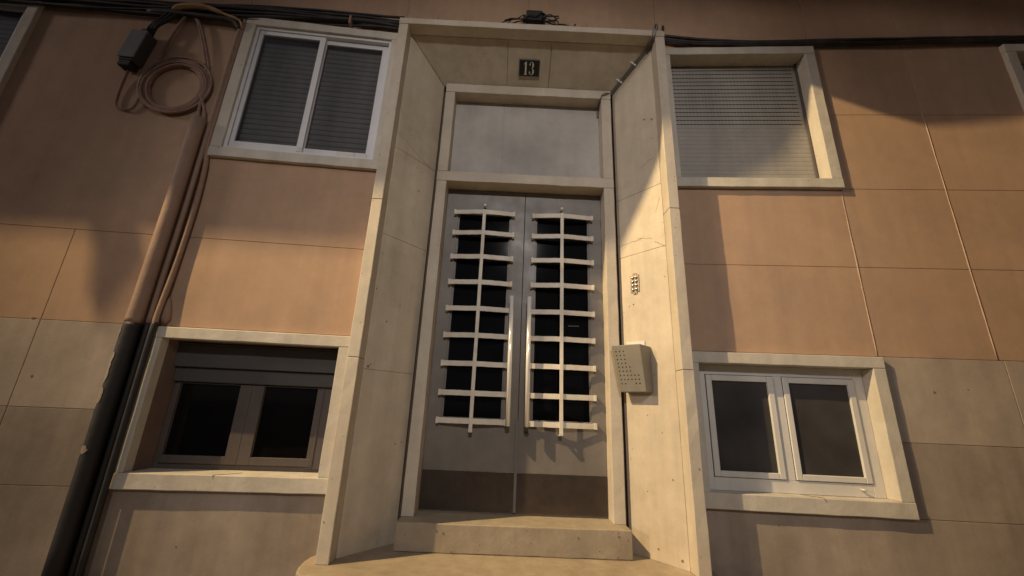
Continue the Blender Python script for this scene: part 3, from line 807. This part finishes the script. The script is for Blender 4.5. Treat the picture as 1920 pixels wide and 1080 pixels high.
# lumpy render daub where the conduits leave the pink wall
MB().tube([(-2.205, -0.006, 1.415), (-2.20, -0.012, 1.45), (-2.205, -0.012, 1.5), (-2.215, -0.008, 1.56), (-2.225, -0.004, 1.60)], [0.012, 0.026, 0.022, 0.014, 0.004], 10).build('render_daub', 'pipepink', wall, smooth=True)

# ------------------------------------------------------------------ cables
def wavy(x0, x1, z0f, y, amp, seed, n=40, ph=None):
    r = random.Random(seed); a = r.uniform(0, 6); b = r.uniform(0, 6)
    pts = []
    for i in range(n + 1):
        x = x0 + (x1 - x0) * i / n
        pts.append((x, y + amp * 0.45 * math.sin(x * 5.1 + b), z0f(x) + amp * math.sin(x * 3.7 + a) + amp * 0.5 * math.sin(x * 8.3 + b)))
    return pts
def interp(tab):
    def f(x):
        for (a, za), (b, zb_) in zip(tab, tab[1:]):
            if x <= b: return za + (zb_ - za) * (x - a) / (b - a)
        return tab[-1][1]
    return f
zl_ = interp([(-9, 3.80), (-4, 3.80), (-3.5, 3.82), (-3.1, 3.85), (-2.77, 3.86), (-2.45, 3.915), (-2.1, 3.94), (-1.7, 3.95), (-1.37, 3.96), (-1.05, 3.955)])
cl = thing('cable_bundle', 'thick bundle of sagging black cables above the upper left window', 'cables', tuple(warp((-2.5, -0.03, 3.9))))
for k in range(11):
    off = (k - 5) * 0.0112
    MB().tube(wavy(-7.0, -1.043, lambda x: zl_(x) + off * (1.0 + 0.5 * math.sin(x * 2 + k)), -0.022 - 0.010 * (k % 3), 0.008, k), 0.010 + 0.003 * (k % 2), 7).build('cable', 'cable', cl, smooth=True)
MB().tube(smooth_path([(-2.76, -0.06, 3.83), (-2.70, -0.065, 3.855), (-2.60, -0.07, 3.872), (-2.50, -0.07, 3.868), (-2.38, -0.06, 3.835), (-2.27, -0.05, 3.80), (-2.25, -0.035, 3.74)], 6), [0.008, 0.012, 0.016] + [0.021] * 14 + [0.017] * 6 + [0.011] * 6 + [0.008] * 8, 8).build('cable', 'foam', cl, smooth=True, label='tan sleeved cable below the black bundle')
MB().tube(smooth_path([(-2.95, -0.03, 3.815), (-2.72, -0.04, 3.815), (-2.5, -0.045, 3.805), (-2.33, -0.04, 3.80), (-2.262, -0.03, 3.74)], 6), 0.020, 8).build('cable', 'cable', cl, smooth=True)
MB().box(-1.462, -1.445, -0.065, -0.01, 3.885, 3.965).build('cable_tie', 'pinkcable', cl, bevel=0.003)

zr_ = interp([(1.03, 3.965), (1.3, 3.92), (1.75, 3.892), (2.15, 3.893), (2.95, 3.898), (3.6, 3.91), (9, 3.92)])
cr = thing('cable_bundle', 'thin bundle of black cables running along the wall right of the doorway', 'cables', tuple(warp((2.5, -0.03, 3.9))))
for k in range(8):
    off = (k - 3.5) * (0.0062 if True else 0)
    sag = (0.0 if k < 6 else -0.05)
    MB().tube(wavy(1.043, 7.0, lambda x: zr_(x) + off + sag * max(0, 1 - abs(x - 1.2) / 0.6), -0.022 - 0.010 * (k % 3), 0.0045, 30 + k), 0.0085 + 0.002 * (k % 2), 7).build('cable', 'cable', cr, smooth=True)

# grey junction box, coil and loop at the upper left
jb = thing('junction_box', 'weathered grey junction box hanging under the cables beside the coil', 'junction box', tuple(warp((-2.84, 0, 3.2))))
def jq(x, z): return x + 0.13 * (z - 3.57)
def jbx(x0, x1, y0, y1, z0, z1, name, mat, bev):
    MB().hexa([(jq(x0, z0), y0, z0), (jq(x1, z0), y0, z0), (jq(x1, z1), y0, z1), (jq(x0, z1), y0, z1)],
              [(jq(x0, z0), y1, z0), (jq(x1, z0), y1, z0), (jq(x1, z1), y1, z1), (jq(x0, z1), y1, z1)]).build(name, mat, jb, bevel=bev)
jbx(-2.938, -2.838, -0.085, 0.0, 3.30, 3.57, 'body', 'jboxdark', 0.006)
jbx(-2.944, -2.832, -0.096, -0.0855, 3.315, 3.565, 'cover', 'jbox', 0.004)
jbx(-2.93, -2.85, -0.08, -0.01, 3.255, 3.2995, 'gland', 'black', 0.004)
jbx(-2.905, -2.865, -0.075, -0.015, 3.5705, 3.60, 'gland', 'black', 0.004)
for k in range(3):
    MB().tube(smooth_path([(-2.89 + .012 * k, -0.05 + .01 * k, 3.59), (-2.87 + .02 * k, -0.05, 3.66), (-2.83 + .03 * k, -0.045, 3.74), (-2.78 + .04 * k, -0.035, 3.86)], 6), 0.012, 7).build('lead', 'black', jb, smooth=True)
MB().tube(smooth_path([(-2.93, -0.03, 3.26), (-2.945, -0.02, 3.16), (-2.95, -0.015, 3.03), (-2.935, -0.015, 2.95), (-2.875, -0.015, 2.925), (-2.825, -0.015, 2.95), (-2.80, -0.02, 3.05)], 6), 0.0075, 8).build('loop', 'pinkcable', jb, smooth=True)
co = thing('cable_coil', 'pink painted coil of spare cable on the wall beside the junction box', 'cable coil', tuple(warp((-2.6, -0.02, 2.93))))
for k in range(9):
    r = random.Random(60 + k)
    cx, cz = -2.592 + r.uniform(-.012, .012), 3.16 + r.uniform(-.012, .012)
    rx, rz = 0.172 + 0.0085 * k * r.uniform(.8, 1.1), 0.188 + 0.0062 * k * r.uniform(.7, 1.2)
    pts = [(cx + rx * math.cos(a), -0.014 - 0.007 * (k % 3), cz + rz * math.sin(a)) for a in [i / 40 * 2 * math.pi for i in range(41)]]
    MB().tube(pts, 0.0092, 7, caps=False).build('turn', 'pinkcable', co, smooth=True)
for k, pts in enumerate(([(-2.63, -0.03, 3.84), (-2.56, -0.03, 3.72), (-2.48, -0.025, 3.52), (-2.42, -0.02, 3.32), (-2.40, -0.02, 3.14)],
                         [(-2.62, -0.03, 3.84), (-2.535, -0.03, 3.70), (-2.455, -0.025, 3.50), (-2.40, -0.02, 3.32), (-2.385, -0.02, 3.10)],
                         [(-2.66, -0.03, 3.86), (-2.70, -0.035, 3.70), (-2.74, -0.03, 3.50), (-2.76, -0.02, 3.30), (-2.765, -0.02, 3.14)],
                         [(-2.385, -0.025, 3.12), (-2.375, -0.03, 2.98), (-2.35, -0.03, 2.87)],
                         [(-2.395, -0.03, 3.10), (-2.33, -0.028, 2.95), (-2.31, -0.03, 2.86)])):
    MB().tube(smooth_path(pts, 7), 0.009, 7).build('tail', 'pinkcable', co, smooth=True)

# black splice box over the doorway
sb = thing('splice_box', 'small black splice box with loose wires on top of the doorway lintel', 'junction box', (0.02, -0.03, 3.912))
MB().box(-0.050, 0.082, -0.075, 0.0, 4.040, 4.140).build('body', 'black', sb, bevel=0.006)
MB().box(-0.075, -0.0505, -0.06, -0.02, 4.060, 4.100).build('gland', 'black', sb, bevel=0.004)
MB().box(0.0825, 0.112, -0.06, -0.02, 4.080, 4.130).build('gland', 'black', sb, bevel=0.004)
for x in (-0.025, 0.055):
    MB().tube([(x, -0.04, 4.140), (x, -0.04, 4.161)], 0.011, 8).build('knob', 'black', sb)
for pts in ([(-0.07, -0.04, 4.080), (-0.16, -0.04, 4.070), (-0.26, -0.03, 4.035), (-0.45, -0.03, 3.92)], [(-0.07, -0.035, 4.070), (-0.15, -0.03, 4.045), (-0.30, -0.03, 3.925)],
            [(0.11, -0.04, 4.115), (0.17, -0.04, 4.125), (0.22, -0.035, 4.135)], [(0.11, -0.04, 4.0), (0.17, -0.04, 4.0), (0.24, -0.03, 4.055), (0.34, -0.03, 4.030)],
            [(0.11, -0.04, 4.125), (0.15, -0.045, 4.135), (0.20, -0.04, 4.105)], [(0.10, -0.03, 4.085), (0.2, -0.03, 4.045), (0.33, -0.03, 4.035), (0.36, -0.03, 4.065)]):
    MB().tube(smooth_path(pts, 6), [0.0055] * (6 * (len(pts) - 1) + 1), 6).build('wire', 'cable', sb, smooth=True)

for k in range(7):
    r = random.Random(90 + k)
    x0 = r.choice((-0.05, 0.09)); sg = 1 if x0 > 0 else -1
    p = [(x0, -0.045, 4.06 + r.uniform(-.02, .05))]
    for q in range(3):
        p.append((p[-1][0] + sg * r.uniform(.02, .07), -0.03 - r.uniform(0, .03), p[-1][2] + r.uniform(-.045, .03)))
    MB().tube(smooth_path(p, 5), 0.0045, 6).build('wire', 'cable', sb, smooth=True)
MB().tube(smooth_path([(-0.05, -0.08, 4.05), (-0.02, -0.09, 4.075), (0.03, -0.09, 4.06), (0.07, -0.085, 4.10), (0.10, -0.06, 4.12)], 5), 0.006, 6).build('wire', 'cable', sb, smooth=True)
# clipped cable down the right mitre of the doorway
cc = thing('clipped_cable', 'pale cable clipped along the upper right corner of the doorway', 'cable', (1.0, -0.1, 3.9))
def mit(t, h=0.012, dx=0.0):
    p = Vector((RA[0] + (RB[0] - RA[0]) * t, RA[1] + (RB[1] - RA[1]) * t, TA + (TB - TA) * t))
    return p + Vector((-0.7 - dx, -0.35, -0.6 + dx)).normalized() * h
for k, (dx, h) in enumerate(((0.0, 0.014), (0.5, 0.026))):
    MB().tube(smooth_path([(0.985 - .02 * k, -0.15, 3.955), (0.972 - .02 * k, -0.158, 3.90), (0.955 - .018 * k, -0.135, 3.835), tuple(mit(0.05, h, dx)), tuple(mit(0.3, h, dx)), tuple(mit(0.6, h, dx)), tuple(mit(0.9, h, dx)), tuple(mit(0.99, h, dx))], 5), 0.0068, 8).build('cable', 'grey', cc, smooth=True)
MB().tube(smooth_path([tuple(mit(0.97, 0.02)), (0.66, 0.205, 3.60), (0.625, 0.214, 3.585), (0.612, 0.23, 3.55), (0.610, 0.32, 3.535), (0.610, 0.325, 3.45)], 5), 0.0068, 8).build('cable', 'grey', cc, smooth=True)
for tt in (0.36, 0.72):
    p = mit(tt, 0.02, 0.25)
    q = Vector((-0.6, -0.1, 0.35)).normalized()
    MB().tube([p - q * 0.015, p + q * 0.042], 0.0072, 8).build('clip', 'clipwhite', cc)
for x, zz_ in ((0.985, 3.958), (1.035, 3.945)):
    MB().tube([(x, -0.135, zz_ - .04), (x, -0.137, zz_ - .01), (x, -0.137, zz_ + .014)], [0.008, 0.012, 0.010], 8).build('insulator', 'black', cc)

# ------------------------------------------------------------------ unseen balconies, added and outlined to cast the upper shadows
bal = [
 ('unseen concrete balcony on the left, its edge shaped to cast the upper shadow', [(-7.5, -1.60), (-4.90, -1.417), (-3.73, -1.325), (-3.20, -1.29), (-3.12, -1.165), (-2.28, -1.16), (-1.95, -1.14), (-1.44, -1.07), (-1.085, -0.998), (-0.70, -0.955), (-0.70, 0.02), (-1.05, 0.02), (-7.5, 0.0)]),
 ('unseen concrete balcony on the right, shaped for its shadow and deepened to darken the wall', [(-0.695, -0.97), (-0.672, -1.05), (-0.612, -1.102), (-0.408, -1.111), (-0.073, -1.112), (0.30, -1.125), (0.40, -2.1), (6.5, -2.5), (6.5, 0.0), (1.05, 0.02), (-0.695, 0.02)])]
for lab, poly in bal:
    t = thing('balcony', lab, 'balcony', (sum(p[0] for p in poly) / len(poly), 0, 5.0), 'unseen balconies shaped for their shadows')
    poly2 = [(x, y if y < -0.5 else -0.002 - 0.0715 * max(0, abs(x) - 1.05)) for x, y in poly]
    MB().prism(poly2, 5.0, 5.16).build('slab', 'concrete', t, warped=False)
    front = [p for p in poly2 if p[1] < -0.5]
    rl = MB()
    rl.tube([(x, y + 0.06, 6.1) for x, y in front], 0.02, 8)
    rl.build('handrail', 'iron', t, warped=False)
    bars = MB()
    for (xa, ya), (xb, yb_) in zip(front, front[1:]):
        L_ = math.hypot(xb - xa, yb_ - ya); m_ = max(1, int(L_ / 0.13))
        for i in range(m_):
            k = i / m_
            bars.tube([(xa + (xb - xa) * k, ya + (yb_ - ya) * k + 0.06, 5.16), (xa + (xb - xa) * k, ya + (yb_ - ya) * k + 0.06, 6.1)], 0.008, 5)
    tag(bars.build('railing_bars', 'iron', t, warped=False), kind='stuff')
pot = MB().tube([(-4.553, -1.40, 4.79), (-4.555, -1.40, 5.04)], [0.022, 0.058], 14).build('shadow_pot', 'clay', warped=False, smooth=False)  # added out of view to cast the tapered blade of shadow
tag(pot, 'unseen clay pot added to cast the tapered shadow on the left wall', 'shadow caster')

# ------------------------------------------------------------------ street lamp
def street_lamp(L, label, dy):
    x, y, z = L
    t = thing('street_lamp', label, 'street lamp', (x, y - dy, GZ), 'street lamps along the road')
    MB().tube([(x, y - dy, GZ - 0.15), (x, y - dy, 1.0), (x, y - dy, z - 0.1), (x, y - dy * .86, z + .25), (x, y - dy * .57, z + .32), (x, y - dy * .24, z + .30)], [0.09, 0.075, 0.05, 0.04, 0.035, 0.035], 12).build('pole', 'iron', t, warped=False, smooth=True)
    MB().hexa([(x - .16, y - .3, z + .26), (x + .16, y - .3, z + .26), (x + .16, y + .3, z + .26), (x - .16, y + .3, z + .26)],
              [(x - .10, y - .25, z + .36), (x + .10, y - .25, z + .36), (x + .10, y + .2, z + .34), (x - .10, y + .2, z + .34)]).build('lamp_head', 'iron', t, warped=False, bevel=0.01)
    MB().tube([(x, y, z + .255), (x, y, z + .2), (x, y, z + .16)], [0.14, 0.12, 0.05], 16).build('lens', 'lens', t, warped=False, smooth=True)
street_lamp(LAMP, 'tall iron street lamp with a warm light on the pavement side, left of the house', 1.05)
street_lamp(LAMP2, 'added iron lamp over the road, a pale fill light for the doorway', 1.05)  # added lamp, carries the doorway fill light
